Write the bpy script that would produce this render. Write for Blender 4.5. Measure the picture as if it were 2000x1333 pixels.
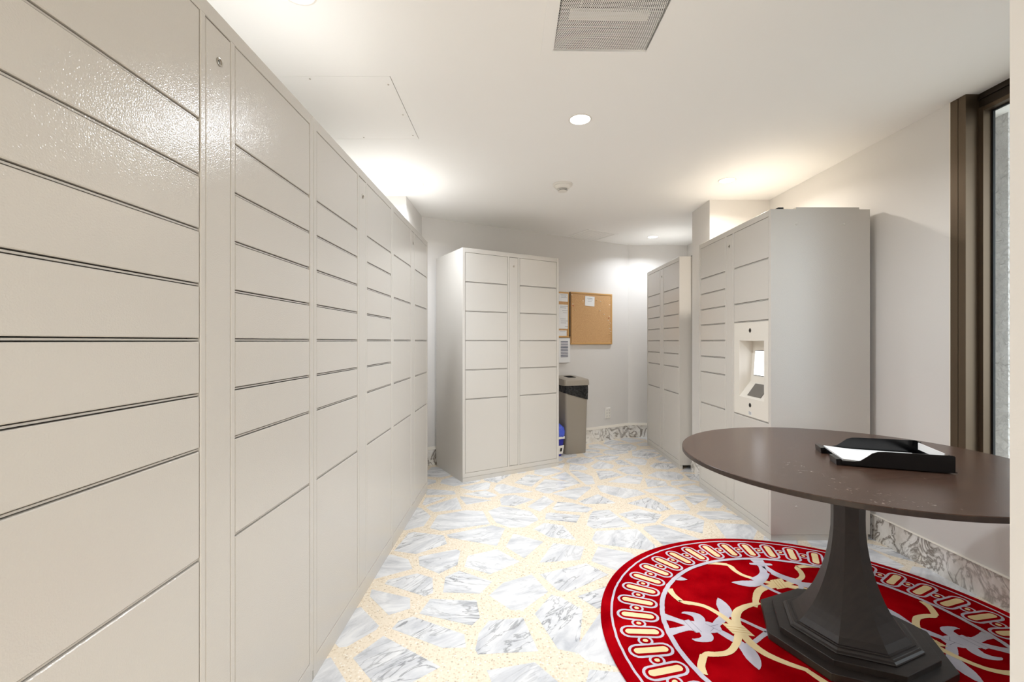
import bpy, math, random
from mathutils import Vector, Matrix
from math import sin, cos, pi, radians, hypot, atan2

for o in list(bpy.data.objects):
    bpy.data.objects.remove(o, do_unlink=True)
SC = bpy.context.scene
COL = SC.collection
rnd = random.Random(7)

# ------------------------------------------------------------------ camera
H = 1.16            # lens height
CEIL = H + 1.155    # ceiling height
cam = bpy.data.cameras.new('camera')
cam.sensor_width = 36.0
cam.lens = 880 / 2000 * 36
cam.clip_start = 0.02
camo = bpy.data.objects.new('camera', cam)
COL.objects.link(camo)
camo.location = (0, 0, H)
camo.rotation_euler = (pi / 2, 0, 0)
SC.camera = camo

# ------------------------------------------------------------------ sky and exposure
SC.view_settings.view_transform = 'Standard'
SC.view_settings.look = 'None'
SC.view_settings.gamma = 1.0
SC.view_settings.use_curve_mapping = False
SC.view_settings.exposure = 0.54
w = bpy.data.worlds.new('sky'); SC.world = w
w.use_nodes = True
bgn = w.node_tree.nodes['Background']
bgn.inputs['Color'].default_value = (0.86, 0.93, 1.0, 1)
bgn.inputs['Strength'].default_value = 3.0
SC.cycles.max_bounces = 12
SC.cycles.diffuse_bounces = 8
SC.cycles.glossy_bounces = 6
SC.cycles.transparent_max_bounces = 12
SC.cycles.caustics_reflective = False
SC.cycles.caustics_refractive = False
SC.cycles.sample_clamp_indirect = 6.0

LAMP_W = 13.0       # every ceiling downlight

# ------------------------------------------------------------------ materials
def nt(name):
    m = bpy.data.materials.new(name); m.use_nodes = True
    return m, m.node_tree, m.node_tree.nodes['Principled BSDF']

def rgb(r, g, b):
    f = lambda c: (c / 255 / 12.92) if c / 255 <= 0.04045 else ((c / 255 + 0.055) / 1.055) ** 2.4
    return (f(r), f(g), f(b), 1)

def N(t, typ, **kw):
    n = t.nodes.new(typ)
    for k, v in kw.items():
        if k in n.inputs: n.inputs[k].default_value = v
        else: setattr(n, k, v)
    return n

def bump_noise(t, b, scale, dist, strength=1.0, detail=2.0, coord='Object'):
    tc = N(t, 'ShaderNodeTexCoord')
    n = N(t, 'ShaderNodeTexNoise'); n.inputs['Scale'].default_value = scale; n.inputs['Detail'].default_value = detail
    t.links.new(tc.outputs[coord], n.inputs['Vector'])
    bp = N(t, 'ShaderNodeBump'); bp.inputs['Strength'].default_value = strength; bp.inputs['Distance'].default_value = dist
    t.links.new(n.outputs['Fac'], bp.inputs['Height'])
    t.links.new(bp.outputs['Normal'], b.inputs['Normal'])
    return n, bp

def plain(name, col, rough=0.5, metal=0.0, bump=None, spec=0.5):
    m, t, b = nt(name)
    b.inputs['Base Color'].default_value = col
    b.inputs['Roughness'].default_value = rough
    b.inputs['Metallic'].default_value = metal
    b.inputs['Specular IOR Level'].default_value = spec
    if bump: bump_noise(t, b, *bump)
    return m

def ramp(t, src, stops):
    r = N(t, 'ShaderNodeValToRGB')
    e = r.color_ramp.elements
    while len(e) < len(stops): e.new(0.5)
    for el, (p, c) in zip(e, stops):
        el.position = p; el.color = c
    t.links.new(src, r.inputs['Fac'])
    return r

PAINT = plain('powder_coat', rgb(201, 197, 190), 0.15, bump=(300, 0.0009, 0.6, 1.5))
PAINT_DARK = plain('locker_inside', rgb(120, 113, 102), 0.6)
WALL = plain('wall_paint', rgb(216, 213, 209), 0.55, bump=(220, 0.0004, 0.4))
CEILM = plain('ceiling_paint', rgb(241, 240, 237), 0.75)
WHITE = plain('white_metal', rgb(222, 218, 210), 0.45)
BLACKGAP = plain('black_gap', rgb(8, 8, 8), 0.7)
CAP = plain('cream_trim_paint', rgb(226, 220, 208), 0.4)
CHROME = plain('brushed_steel', rgb(178, 172, 162), 0.3, 1.0)
DARKM = plain('dark_slot', rgb(12, 12, 12), 0.5)
BRONZE = plain('bronze_anodised', rgb(98, 84, 68), 0.38, 0.75)
BRONZE_D = plain('bronze_dark', rgb(50, 40, 30), 0.4, 0.6)
GASKET = plain('rubber_gasket', rgb(10, 10, 10), 0.6)
TRAYP = plain('black_plastic', rgb(9, 9, 10), 0.18)
PAPER = plain('white_paper', rgb(226, 226, 225), 0.8)
INK = plain('ink', rgb(95, 98, 106), 0.8)
INKB = plain('ink_blue', rgb(52, 60, 86), 0.8)
CANP = plain('grey_plastic', rgb(150, 142, 130), 0.42, bump=(300, 0.0003, 0.4))
BAG = plain('black_bag_film', rgb(4, 4, 5), 0.16, bump=(22, 0.05, 1.0, 5.0))
BLUE = plain('blue_plastic', rgb(16, 24, 150), 0.35)
BLUEBAG = plain('blue_bag_film', rgb(70, 92, 205), 0.3, bump=(40, 0.02, 0.8, 3.0))
OFFW = plain('ivory_plastic', rgb(232, 229, 222), 0.35)
WOODF = plain('oak_frame', rgb(196, 152, 92), 0.5)
RECP = plain('kiosk_paint', rgb(219, 214, 204), 0.4)

def emis(name, col, s):
    m = bpy.data.materials.new(name); m.use_nodes = True
    t = m.node_tree; t.nodes.clear()
    e = N(t, 'ShaderNodeEmission'); e.inputs['Color'].default_value = col; e.inputs['Strength'].default_value = s
    o = N(t, 'ShaderNodeOutputMaterial'); t.links.new(e.outputs[0], o.inputs[0])
    return m
LAMP = emis('lamp_lens', (1, 0.97, 0.92, 1), 8)
LAMPW = emis('lamp_lens_warm', (1, 0.84, 0.62, 1), 6)
SCREEN = emis('screen_white', (0.98, 0.99, 1, 1), 1.6)

def glass_mat():
    m = bpy.data.materials.new('window_glass'); m.use_nodes = True
    t = m.node_tree; t.nodes.clear()
    tr = N(t, 'ShaderNodeBsdfTransparent'); tr.inputs['Color'].default_value = (0.93, 0.95, 0.95, 1)
    gl = N(t, 'ShaderNodeBsdfGlossy'); gl.inputs['Roughness'].default_value = 0.02
    lw = N(t, 'ShaderNodeLayerWeight'); pw = N(t, 'ShaderNodeMath', operation='POWER'); pw.inputs[1].default_value = 5.0; t.links.new(lw.outputs['Facing'], pw.inputs[0])
    fr = N(t, 'ShaderNodeMath', operation='MULTIPLY_ADD'); fr.inputs[1].default_value = 0.96; fr.inputs[2].default_value = 0.04; t.links.new(pw.outputs[0], fr.inputs[0])
    mx = N(t, 'ShaderNodeMixShader'); o = N(t, 'ShaderNodeOutputMaterial')
    t.links.new(fr.outputs[0], mx.inputs[0]); t.links.new(tr.outputs[0], mx.inputs[1]); t.links.new(gl.outputs[0], mx.inputs[2])
    t.links.new(mx.outputs[0], o.inputs[0])
    return m
GLASS = glass_mat()

def marble(name, base, soft, vein, veinw, scale, amount, rough=0.16, stretch=3.0, perobj=True, warm=None, vmin=0.12):
    m, t, b = nt(name)
    geo = N(t, 'ShaderNodeNewGeometry')
    info = N(t, 'ShaderNodeObjectInfo')
    rot = N(t, 'ShaderNodeVectorRotate'); rot.rotation_type = 'Z_AXIS'
    off = N(t, 'ShaderNodeVectorMath', operation='ADD')
    mul = N(t, 'ShaderNodeMath', operation='MULTIPLY'); mul.inputs[1].default_value = 37.0 if perobj else 0.0
    ang = N(t, 'ShaderNodeMath', operation='MULTIPLY_ADD'); ang.inputs[1].default_value = 1.5 if perobj else 0.0; ang.inputs[2].default_value = -1.25
    t.links.new(info.outputs['Random'], mul.inputs[0]); t.links.new(info.outputs['Random'], ang.inputs[0])
    t.links.new(geo.outputs['Position'], rot.inputs['Vector']); t.links.new(ang.outputs[0], rot.inputs['Angle'])
    t.links.new(rot.outputs[0], off.inputs[0]); t.links.new(mul.outputs[0], off.inputs[1])
    mp = N(t, 'ShaderNodeMapping'); mp.inputs['Scale'].default_value = (1, stretch, 1 if perobj else stretch)
    t.links.new(off.outputs[0], mp.inputs['Vector'])
    n1 = N(t, 'ShaderNodeTexNoise'); n1.inputs['Scale'].default_value = scale; n1.inputs['Detail'].default_value = 6; n1.inputs['Roughness'].default_value = 0.62; n1.inputs['Distortion'].default_value = 0.7
    t.links.new(mp.outputs[0], n1.inputs['Vector'])
    r1 = ramp(t, n1.outputs['Fac'], [(0.30, soft), (0.62, base)])
    n2 = N(t, 'ShaderNodeTexNoise'); n2.inputs['Scale'].default_value = scale * 0.62; n2.inputs['Detail'].default_value = 5; n2.inputs['Roughness'].default_value = 0.55; n2.inputs['Distortion'].default_value = 1.6
    t.links.new(mp.outputs[0], n2.inputs['Vector'])
    s = N(t, 'ShaderNodeMath', operation='SUBTRACT'); s.inputs[1].default_value = 0.5
    a = N(t, 'ShaderNodeMath', operation='ABSOLUTE')
    t.links.new(n2.outputs['Fac'], s.inputs[0]); t.links.new(s.outputs[0], a.inputs[0])
    r2 = ramp(t, a.outputs[0], [(0.0, (1, 1, 1, 1)), (veinw, (0, 0, 0, 1))])
    # how strong the veins run varies from place to place and stone to stone
    n3 = N(t, 'ShaderNodeTexNoise'); n3.inputs['Scale'].default_value = scale * 0.35; n3.inputs['Detail'].default_value = 1
    t.links.new(off.outputs[0], n3.inputs['Vector'])
    r3 = ramp(t, n3.outputs['Fac'], [(0.42, (vmin, vmin, vmin, 1)), (0.66, (1, 1, 1, 1))])
    k = N(t, 'ShaderNodeMath', operation='MULTIPLY'); k2 = N(t, 'ShaderNodeMath', operation='MULTIPLY'); k2.inputs[1].default_value = amount
    t.links.new(r2.outputs[0], k.inputs[0]); t.links.new(r3.outputs[0], k.inputs[1]); t.links.new(k.outputs[0], k2.inputs[0])
    mx = N(t, 'ShaderNodeMixRGB'); t.links.new(k2.outputs[0], mx.inputs['Fac']); t.links.new(r1.outputs[0], mx.inputs['Color1']); mx.inputs['Color2'].default_value = vein
    out = mx.outputs[0]
    if warm:
        n4 = N(t, 'ShaderNodeTexNoise'); n4.inputs['Scale'].default_value = 3.1; t.links.new(off.outputs[0], n4.inputs['Vector'])
        r4 = ramp(t, n4.outputs['Fac'], [(0.5, (0, 0, 0, 1)), (0.75, (0.75, 0.75, 0.75, 1))])
        m2 = N(t, 'ShaderNodeMixRGB'); t.links.new(r4.outputs[0], m2.inputs['Fac']); t.links.new(out, m2.inputs['Color1']); m2.inputs['Color2'].default_value = warm
        out = m2.outputs[0]
    t.links.new(out, b.inputs['Base Color'])
    b.inputs['Roughness'].default_value = rough
    return m
SHARD = marble('marble_shard', rgb(228, 229, 230), rgb(186, 189, 195), rgb(92, 95, 100), 0.026, 5.0, 0.7)
SLAB = marble('marble_skirting', rgb(240, 238, 234), rgb(214, 209, 200), rgb(116, 106, 95), 0.062, 8.5, 1.0, stretch=1.7, vmin=0.6)

def terrazzo():
    m, t, b = nt('terrazzo_matrix')
    geo = N(t, 'ShaderNodeNewGeometry')
    v = N(t, 'ShaderNodeTexVoronoi'); v.inputs['Scale'].default_value = 125; v.inputs['Randomness'].default_value = 1.0
    t.links.new(geo.outputs['Position'], v.inputs['Vector'])
    sep = N(t, 'ShaderNodeSeparateColor'); t.links.new(v.outputs['Color'], sep.inputs[0])
    chip = ramp(t, sep.outputs[0], [(0.0, rgb(233, 221, 202)), (0.45, rgb(223, 209, 187)), (0.70, rgb(211, 195, 171)), (0.86, rgb(190, 176, 154)), (0.91, rgb(238, 232, 220)), (1.0, rgb(238, 232, 220))])
    chip.color_ramp.interpolation = 'CONSTANT'
    edge = ramp(t, v.outputs['Distance'], [(0.0, (1, 1, 1, 1)), (0.42, (1, 1, 1, 1)), (0.60, (0, 0, 0, 1))])
    mx = N(t, 'ShaderNodeMixRGB'); mx.inputs['Color1'].default_value = rgb(229, 217, 197)
    t.links.new(edge.outputs[0], mx.inputs['Fac']); t.links.new(chip.outputs[0], mx.inputs['Color2'])
    t.links.new(mx.outputs[0], b.inputs['Base Color'])
    b.inputs['Roughness'].default_value = 0.2
    return m
TERR = terrazzo()

def pile(name, c1, c2):
    m, t, b = nt(name)
    tc = N(t, 'ShaderNodeNewGeometry')
    n = N(t, 'ShaderNodeTexNoise'); n.inputs['Scale'].default_value = 7; n.inputs['Detail'].default_value = 4
    t.links.new(tc.outputs['Position'], n.inputs['Vector'])
    r = ramp(t, n.outputs['Fac'], [(0.35, c1), (0.68, c2)])
    t.links.new(r.outputs[0], b.inputs['Base Color'])
    b.inputs['Roughness'].default_value = 0.95
    b.inputs['Specular IOR Level'].default_value = 0.0
    b.inputs['Sheen Weight'].default_value = 0.0
    b.inputs['Sheen Roughness'].default_value = 0.4
    n2 = N(t, 'ShaderNodeTexNoise'); n2.inputs['Scale'].default_value = 420; n2.inputs['Detail'].default_value = 2
    t.links.new(tc.outputs['Position'], n2.inputs['Vector'])
    bp = N(t, 'ShaderNodeBump'); bp.inputs['Strength'].default_value = 0.7; bp.inputs['Distance'].default_value = 0.002
    t.links.new(n2.outputs['Fac'], bp.inputs['Height']); t.links.new(bp.outputs['Normal'], b.inputs['Normal'])
    return m
RED = pile('red_pile', rgb(142, 0, 10), rgb(174, 8, 18))
LAV = pile('lavender_pile', rgb(196, 192, 204), rgb(214, 209, 218))
CREAM = pile('cream_pile', rgb(238, 212, 160), rgb(247, 226, 180))
LAVL = pile('lavender_line', rgb(150, 144, 160), rgb(160, 154, 168))
CREAML = pile('cream_line', rgb(205, 166, 108), rgb(210, 172, 114))

def wood(name, c1, c2, rough, scuff):
    m, t, b = nt(name)
    tc = N(t, 'ShaderNodeTexCoord')
    mp = N(t, 'ShaderNodeMapping'); mp.inputs['Scale'].default_value = (3, 40, 6)
    t.links.new(tc.outputs['Object'], mp.inputs['Vector'])
    n = N(t, 'ShaderNodeTexNoise'); n.inputs['Scale'].default_value = 2.4; n.inputs['Detail'].default_value = 5; n.inputs['Distortion'].default_value = 0.4
    t.links.new(mp.outputs[0], n.inputs['Vector'])
    r = ramp(t, n.outputs['Fac'], [(0.3, c1), (0.7, c2)])
    out = r.outputs[0]
    if scuff:
        ns = N(t, 'ShaderNodeTexNoise'); ns.inputs['Scale'].default_value = 30; ns.inputs['Detail'].default_value = 5; ns.inputs['Distortion'].default_value = 3.0
        t.links.new(tc.outputs['Object'], ns.inputs['Vector'])
        r0 = ramp(t, ns.outputs['Fac'], [(0.60, (0, 0, 0, 1)), (0.72, (0.7, 0.7, 0.7, 1))])
        nb = N(t, 'ShaderNodeTexNoise'); nb.inputs['Scale'].default_value = 5; nb.inputs['Detail'].default_value = 1
        t.links.new(tc.outputs['Object'], nb.inputs['Vector'])
        r4 = ramp(t, nb.outputs['Fac'], [(0.48, (0, 0, 0, 1)), (0.66, (0.75, 0.75, 0.75, 1))])
        rs = N(t, 'ShaderNodeMixRGB'); rs.blend_type = 'MULTIPLY'; rs.inputs['Fac'].default_value = 1.0
        t.links.new(r0.outputs[0], rs.inputs['Color1']); t.links.new(r4.outputs[0], rs.inputs['Color2'])
        mx = N(t, 'ShaderNodeMixRGB'); t.links.new(rs.outputs[0], mx.inputs['Fac']); t.links.new(out, mx.inputs['Color1']); mx.inputs['Color2'].default_value = rgb(150, 140, 130)
        out = mx.outputs[0]
    t.links.new(out, b.inputs['Base Color'])
    b.inputs['Roughness'].default_value = rough
    return m
TABLE = wood('espresso_veneer', rgb(58, 40, 31), rgb(76, 54, 42), 0.27, True)
EDGE = wood('espresso_edge', rgb(44, 32, 26), rgb(58, 43, 34), 0.35, False)
PED = wood('espresso_pedestal', rgb(38, 32, 29), rgb(48, 41, 37), 0.44, False)

def cork():
    m, t, b = nt('cork_board')
    tc = N(t, 'ShaderNodeTexCoord')
    n = N(t, 'ShaderNodeTexNoise'); n.inputs['Scale'].default_value = 190; n.inputs['Detail'].default_value = 3
    t.links.new(tc.outputs['Object'], n.inputs['Vector'])
    r = ramp(t, n.outputs['Fac'], [(0.3, rgb(180, 138, 92)), (0.7, rgb(208, 168, 120))])
    t.links.new(r.outputs[0], b.inputs['Base Color']); b.inputs['Roughness'].default_value = 0.9
    return m
CORK = cork()

def stucco():
    m, t, b = nt('rough_stucco')
    b.inputs['Base Color'].default_value = rgb(222, 219, 216); b.inputs['Roughness'].default_value = 0.9
    tc = N(t, 'ShaderNodeNewGeometry')
    n = N(t, 'ShaderNodeTexNoise'); n.inputs['Scale'].default_value = 34; n.inputs['Detail'].default_value = 6; n.inputs['Distortion'].default_value = 1.2
    t.links.new(tc.outputs['Position'], n.inputs['Vector'])
    bp = N(t, 'ShaderNodeBump'); bp.inputs['Strength'].default_value = 1.0; bp.inputs['Distance'].default_value = 0.03
    t.links.new(n.outputs['Fac'], bp.inputs['Height']); t.links.new(bp.outputs['Normal'], b.inputs['Normal'])
    return m
STUC = stucco()
KEYP = plain('scanner_glass', rgb(108, 104, 98), 0.45, bump=(900, 0.001, 0.6))

# ------------------------------------------------------------------ mesh helpers
class MB:
    def __init__(s): s.v = []; s.f = []; s.mi = []; s.mats = []
    def m(s, mat):
        if mat not in s.mats: s.mats.append(mat)
        return s.mats.index(mat)
    def add(s, verts, faces, mat):
        k = len(s.v); i = s.m(mat)
        s.v += [tuple(p) for p in verts]
        for f in faces: s.f.append([k + j for j in f]); s.mi.append(i)
    def box(s, x0, x1, y0, y1, z0, z1, mat):
        v = [(x, y, z) for z in (z0, z1) for y in (y0, y1) for x in (x0, x1)]
        s.add(v, [(0, 2, 3, 1), (4, 5, 7, 6), (0, 1, 5, 4), (2, 6, 7, 3), (0, 4, 6, 2), (1, 3, 7, 5)], mat)
    def cbox(s, x0, x1, y0, y1, z0, z1, mat, c=0.0015):
        """box whose front face (y0) has chamfered edges"""
        v = [(x0, y1, z0), (x1, y1, z0), (x1, y1, z1), (x0, y1, z1),
             (x0, y0 + c, z0), (x1, y0 + c, z0), (x1, y0 + c, z1), (x0, y0 + c, z1),
             (x0 + c, y0, z0 + c), (x1 - c, y0, z0 + c), (x1 - c, y0, z1 - c), (x0 + c, y0, z1 - c)]
        f = [(0, 3, 2, 1), (8, 9, 10, 11)]
        for i in range(4):
            j = (i + 1) % 4
            f += [(i, j, 4 + j, 4 + i), (4 + i, 4 + j, 8 + j, 8 + i)]
        s.add(v, f, mat)
    def quad(s, a, b, c, d, mat): s.add([a, b, c, d], [(0, 1, 2, 3)], mat)
    def lathe(s, prof, n, mat, c=(0, 0, 0), a0=0.0, cap0=True, cap1=True, rev=False):
        v = []; f = []
        for (r, z) in prof:
            for k in range(n):
                a = a0 + 2 * pi * k / n
                v.append((c[0] + r * cos(a), c[1] + r * sin(a), c[2] + z))
        for i in range(len(prof) - 1):
            for k in range(n):
                kk = (k + 1) % n
                f.append((i * n + k, i * n + kk, (i + 1) * n + kk, (i + 1) * n + k))
        if cap0: f.append(tuple(reversed(range(n))))
        if cap1: f.append(tuple(range((len(prof) - 1) * n, len(prof) * n)))
        s.add(v, f, mat)
    def prism(s, poly, z0, z1, mat, mat_side=None):
        n = len(poly)
        s.add([(x, y, z1) for x, y in poly], [tuple(range(n))], mat)
        s.add([(x, y, z0) for x, y in poly] + [(x, y, z1) for x, y in poly],
              [(i, (i + 1) % n, n + (i + 1) % n, n + i) for i in range(n)], mat_side or mat)
    def build(s, name, parent=None, smooth=False, matrix=None, kind=None):
        me = bpy.data.meshes.new(name)
        me.from_pydata(s.v, [], s.f)
        for m in s.mats: me.materials.append(m)
        me.polygons.foreach_set('material_index', s.mi)
        if smooth: me.polygons.foreach_set('use_smooth', [True] * len(me.polygons))
        me.update()
        return link(name, me, parent, matrix, kind)

def link(name, me, parent=None, matrix=None, kind=None):
    o = bpy.data.objects.new(name, me)
    COL.objects.link(o)
    if parent: o.parent = parent
    if matrix is not None: o.matrix_local = matrix
    if kind: o['kind'] = kind
    return o

def autosmooth(o, deg=35):
    me = o.data
    me.polygons.foreach_set('use_smooth', [True] * len(me.polygons))
    me.set_sharp_from_angle(angle=radians(deg))

def recalc(o):
    import bmesh
    bm = bmesh.new(); bm.from_mesh(o.data)
    bmesh.ops.remove_doubles(bm, verts=bm.verts, dist=1e-5)
    bmesh.ops.recalc_face_normals(bm, faces=bm.faces)
    bm.to_mesh(o.data); bm.free()

def tag(o, label, cat, group=None):
    o['label'] = label; o['category'] = cat
    if group: o['group'] = group
    return o

def thing(name, label, cat, loc=(0, 0, 0), rz=0.0, group=None):
    o = bpy.data.objects.new(name, None); COL.objects.link(o)
    o.empty_display_size = 0.1
    o.location = loc; o.rotation_euler = (0, 0, rz)
    return tag(o, label, cat, group)

# ------------------------------------------------------------------ room shell
def wall_seg(name, pts, z0=0.0, z1=CEIL + 0.05, thick=0.1, mat=WALL):
    """wall along a polyline; the room is on the left-hand side of its direction"""
    b = MB()
    nr = []
    for (x0, y0), (x1, y1) in zip(pts[:-1], pts[1:]):
        L = hypot(x1 - x0, y1 - y0); nr.append(((y1 - y0) / L, -(x1 - x0) / L))
    out = []
    for i, (x, y) in enumerate(pts):
        n0, n1 = nr[max(0, i - 1)], nr[min(len(nr) - 1, i)]
        k = thick / (1 + n0[0] * n1[0] + n0[1] * n1[1])
        out.append((x + (n0[0] + n1[0]) * k, y + (n0[1] + n1[1]) * k))
    P = list(pts) + out[::-1]
    n = len(P); m_ = len(pts)
    b.add([(x, y, z0) for x, y in P] + [(x, y, z1) for x, y in P], [(i, (i + 1) % n, n + (i + 1) % n, n + i) for i in range(n)]
          + [(n + i, n + i + 1, 2 * n - 2 - i, 2 * n - 1 - i) for i in range(m_ - 1)] + [(n - 1 - i, n - 2 - i, i + 1, i) for i in range(m_ - 1)], mat)
    return b.build(name, kind='structure')

BL = (-0.835, 4.17); BR = (1.40, 5.435)         # the slanting back wall
def wx(y): return 2.107 - 0.0125 * (y - 3.65)    # face of the right wall

b = MB(); b.box(-3.2, 3.6, -3.2, 6.2, -0.12, 0.0, TERR); floor = b.build('floor', kind='structure')

# ceiling: slab with two openings, closed above
def holed_plane(b, xs, ys, holes, z, mat):
    X = sorted(set(xs + [h[i] for h in holes for i in (0, 1)])); Y = sorted(set(ys + [h[i] for h in holes for i in (2, 3)]))
    for x0, x1 in zip(X[:-1], X[1:]):
        for y0, y1 in zip(Y[:-1], Y[1:]):
            cx, cy = (x0 + x1) / 2, (y0 + y1) / 2
            if any(h[0] < cx < h[1] and h[2] < cy < h[3] for h in holes): continue
            b.quad((x0, y0, z), (x0, y1, z), (x1, y1, z), (x1, y0, z), mat)
PANEL = (-1.146, -0.534, 1.966, 2.573)
VENT = (0.165, 0.538, 1.20, 1.79)
g = 0.0035
ch = [(PANEL[0] - g, PANEL[1] + g, PANEL[2] - g * 0.5, PANEL[3] + g * 0.5), VENT]
b = MB()
holed_plane(b, [-3.2, 3.2], [-3.2, 6.2], ch, CEIL, CEILM)
for h in ch:
    d = 0.013
    x0, x1, y0, y1 = h
    for p, q in (((x0, y0), (x1, y0)), ((x1, y0), (x1, y1)), ((x1, y1), (x0, y1)), ((x0, y1), (x0, y0))):
        b.quad((p[0], p[1], CEIL), (q[0], q[1], CEIL), (q[0], q[1], CEIL + d), (p[0], p[1], CEIL + d), CEILM)
b.box(-3.2, 3.2, -3.2, 6.2, CEIL + 0.34, CEIL + 0.4, BLACKGAP)  # unseen black cover added to stop sky light leaking through the openings
for a in ((-3.2, -3.19, -3.2, 6.2), (3.19, 3.2, -3.2, 6.2), (-3.2, 3.2, -3.2, -3.19), (-3.2, 3.2, 6.19, 6.2)):
    b.box(*a, CEIL, CEIL + 0.34, BLACKGAP)
ceiling = b.build('ceiling', kind='structure')

wall_seg('wall_left', [(-1.30, 3.59), (-1.30, 0.25)])
wall_seg('wall_left_pillar', [BL, (-0.842, 3.59), (-1.30, 3.59)])
wall_seg('wall_back', [(BR[0], BR[1]), (BL[0], BL[1])])
wall_seg('wall_far', [(2.25, BR[1]), BR])
wall_seg('wall_alcove', [(2.115, 4.04), (2.115, BR[1])])
PC = 1.616                                       # pillar at the right
wall_seg('wall_right_pillar', [(wx(3.683), 3.683), (PC, 3.683), (PC, 4.04), (2.2, 4.04)])
# right wall with the window opening
WY0, WY1, WSILL = 1.2, 2.181, 0.45
def rw(name, y0, y1, z0, z1): return wall_seg(name, [(wx(y0), y0), (wx(y1), y1)], z0, z1, 0.2)
rw('wall_right', WY1, 3.72, 0, CEIL + 0.05)
rw('wall_right_near', 0.4, WY0, 0, CEIL + 0.05)
rw('wall_right_sill', WY0, WY1, 0, WSILL)
# wall end beside the camera (edge of the entrance) and the lobby behind the camera
b = MB(); b.box(0.620, 2.4, 0.22, 0.5612, 0, CEIL + 0.05, WALL); b.build('wall_entrance_right', kind='structure')
b = MB(); b.box(-1.5, -0.72, 0.22, 0.54, 0, CEIL + 0.05, WALL); b.build('wall_entrance_left', kind='structure')
wall_seg('wall_lobby', [(-2.2, 0.24), (-2.2, -2.6), (2.4, -2.6), (2.4, 0.24)])
b = MB(); b.box(-2.3, -1.4, 0.22, 0.32, 0, CEIL + 0.05, WALL); b.build('wall_lobby_front', kind='structure')

# ------------------------------------------------------------------ floor stones
def clip(poly, a, bb, c):
    out = []
    for i in range(len(poly)):
        p, q = poly[i], poly[(i + 1) % len(poly)]
        dp = a * p[0] + bb * p[1] - c; dq = a * q[0] + bb * q[1] - c
        if dp <= 0: out.append(p)
        if dp * dq < 0:
            t = dp / (dp - dq); out.append((p[0] + t * (q[0] - p[0]), p[1] + t * (q[1] - p[1])))
    return out
rs = random.Random(31)
sites = []
SX, SY = 0.285, 0.33
for j in range(-1, 20):
    for i in range(-3, 12):
        x = -0.75 + (i + 0.5 * (j % 2)) * SX + rs.uniform(-0.40, 0.40) * SX
        y = 0.95 + j * SY * 0.86 + rs.uniform(-0.40, 0.40) * SY
        sites.append((x, y))
for _ in range(26):                               # a few small splinters
    sites.append((rs.uniform(-0.6, 2.0), rs.uniform(1.3, 5.2)))
cells = []
for i, (x, y) in enumerate(sites):
    poly = [(x - .5, y - .5), (x + .5, y - .5), (x + .5, y + .5), (x - .5, y + .5)]
    gap = rs.choice((0.010, 0.014, 0.018, 0.023, 0.029))
    for k, (u, v) in enumerate(sites):
        if k == i or hypot(u - x, v - y) > 0.95: continue
        dx, dy = u - x, v - y; L = hypot(dx, dy)
        tw = rs.uniform(-0.2, 0.2)              # edges do not run parallel
        a, c_ = dx / L, dy / L
        a, c_ = a * cos(tw) - c_ * sin(tw), a * sin(tw) + c_ * cos(tw)
        mx_, my_ = x + dx / 2, y + dy / 2
        poly = clip(poly, a, c_, a * mx_ + c_ * my_ - gap - rs.uniform(0, 0.012))
        if len(poly) < 3: break
    if len(poly) < 3: continue
    if rs.random() < 0.6:                         # a broken-off corner
        t = rs.uniform(0, 2 * pi); poly = clip(poly, cos(t), sin(t), cos(t) * x + sin(t) * y + rs.uniform(0.06, 0.11))
    poly = clip(poly, 1, 0.0125, wx(0) - 0.004)
    poly = clip(poly, 0, 1, 5.43)
    poly = clip(poly, -0.4925, 0.8703, -0.4925 * BL[0] + 0.8703 * BL[1] - 0.004)
    if len(poly) < 3: continue
    A = 0.5 * sum(poly[k][0] * poly[(k + 1) % len(poly)][1] - poly[(k + 1) % len(poly)][0] * poly[k][1] for k in range(len(poly)))
    if A < 0.0016: continue
    cx = sum(p[0] for p in poly) / len(poly); cy = sum(p[1] for p in poly) / len(poly)
    if cx < -0.80 or cy < 0.9: continue
    if hypot(cx - 1.242, cy - 1.745) < 0.66: continue
    if cx < -0.72 and cy < 3.4: continue
    cells.append((cx, cy, poly))
for cx, cy, poly in cells:
    b = MB()
    b.prism([(px - cx, py - cy) for px, py in poly], -0.004, rs.uniform(0.0004, 0.0011), SHARD)
    o = b.build('marble_piece', floor); o.location = (cx, cy, 0)

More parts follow.
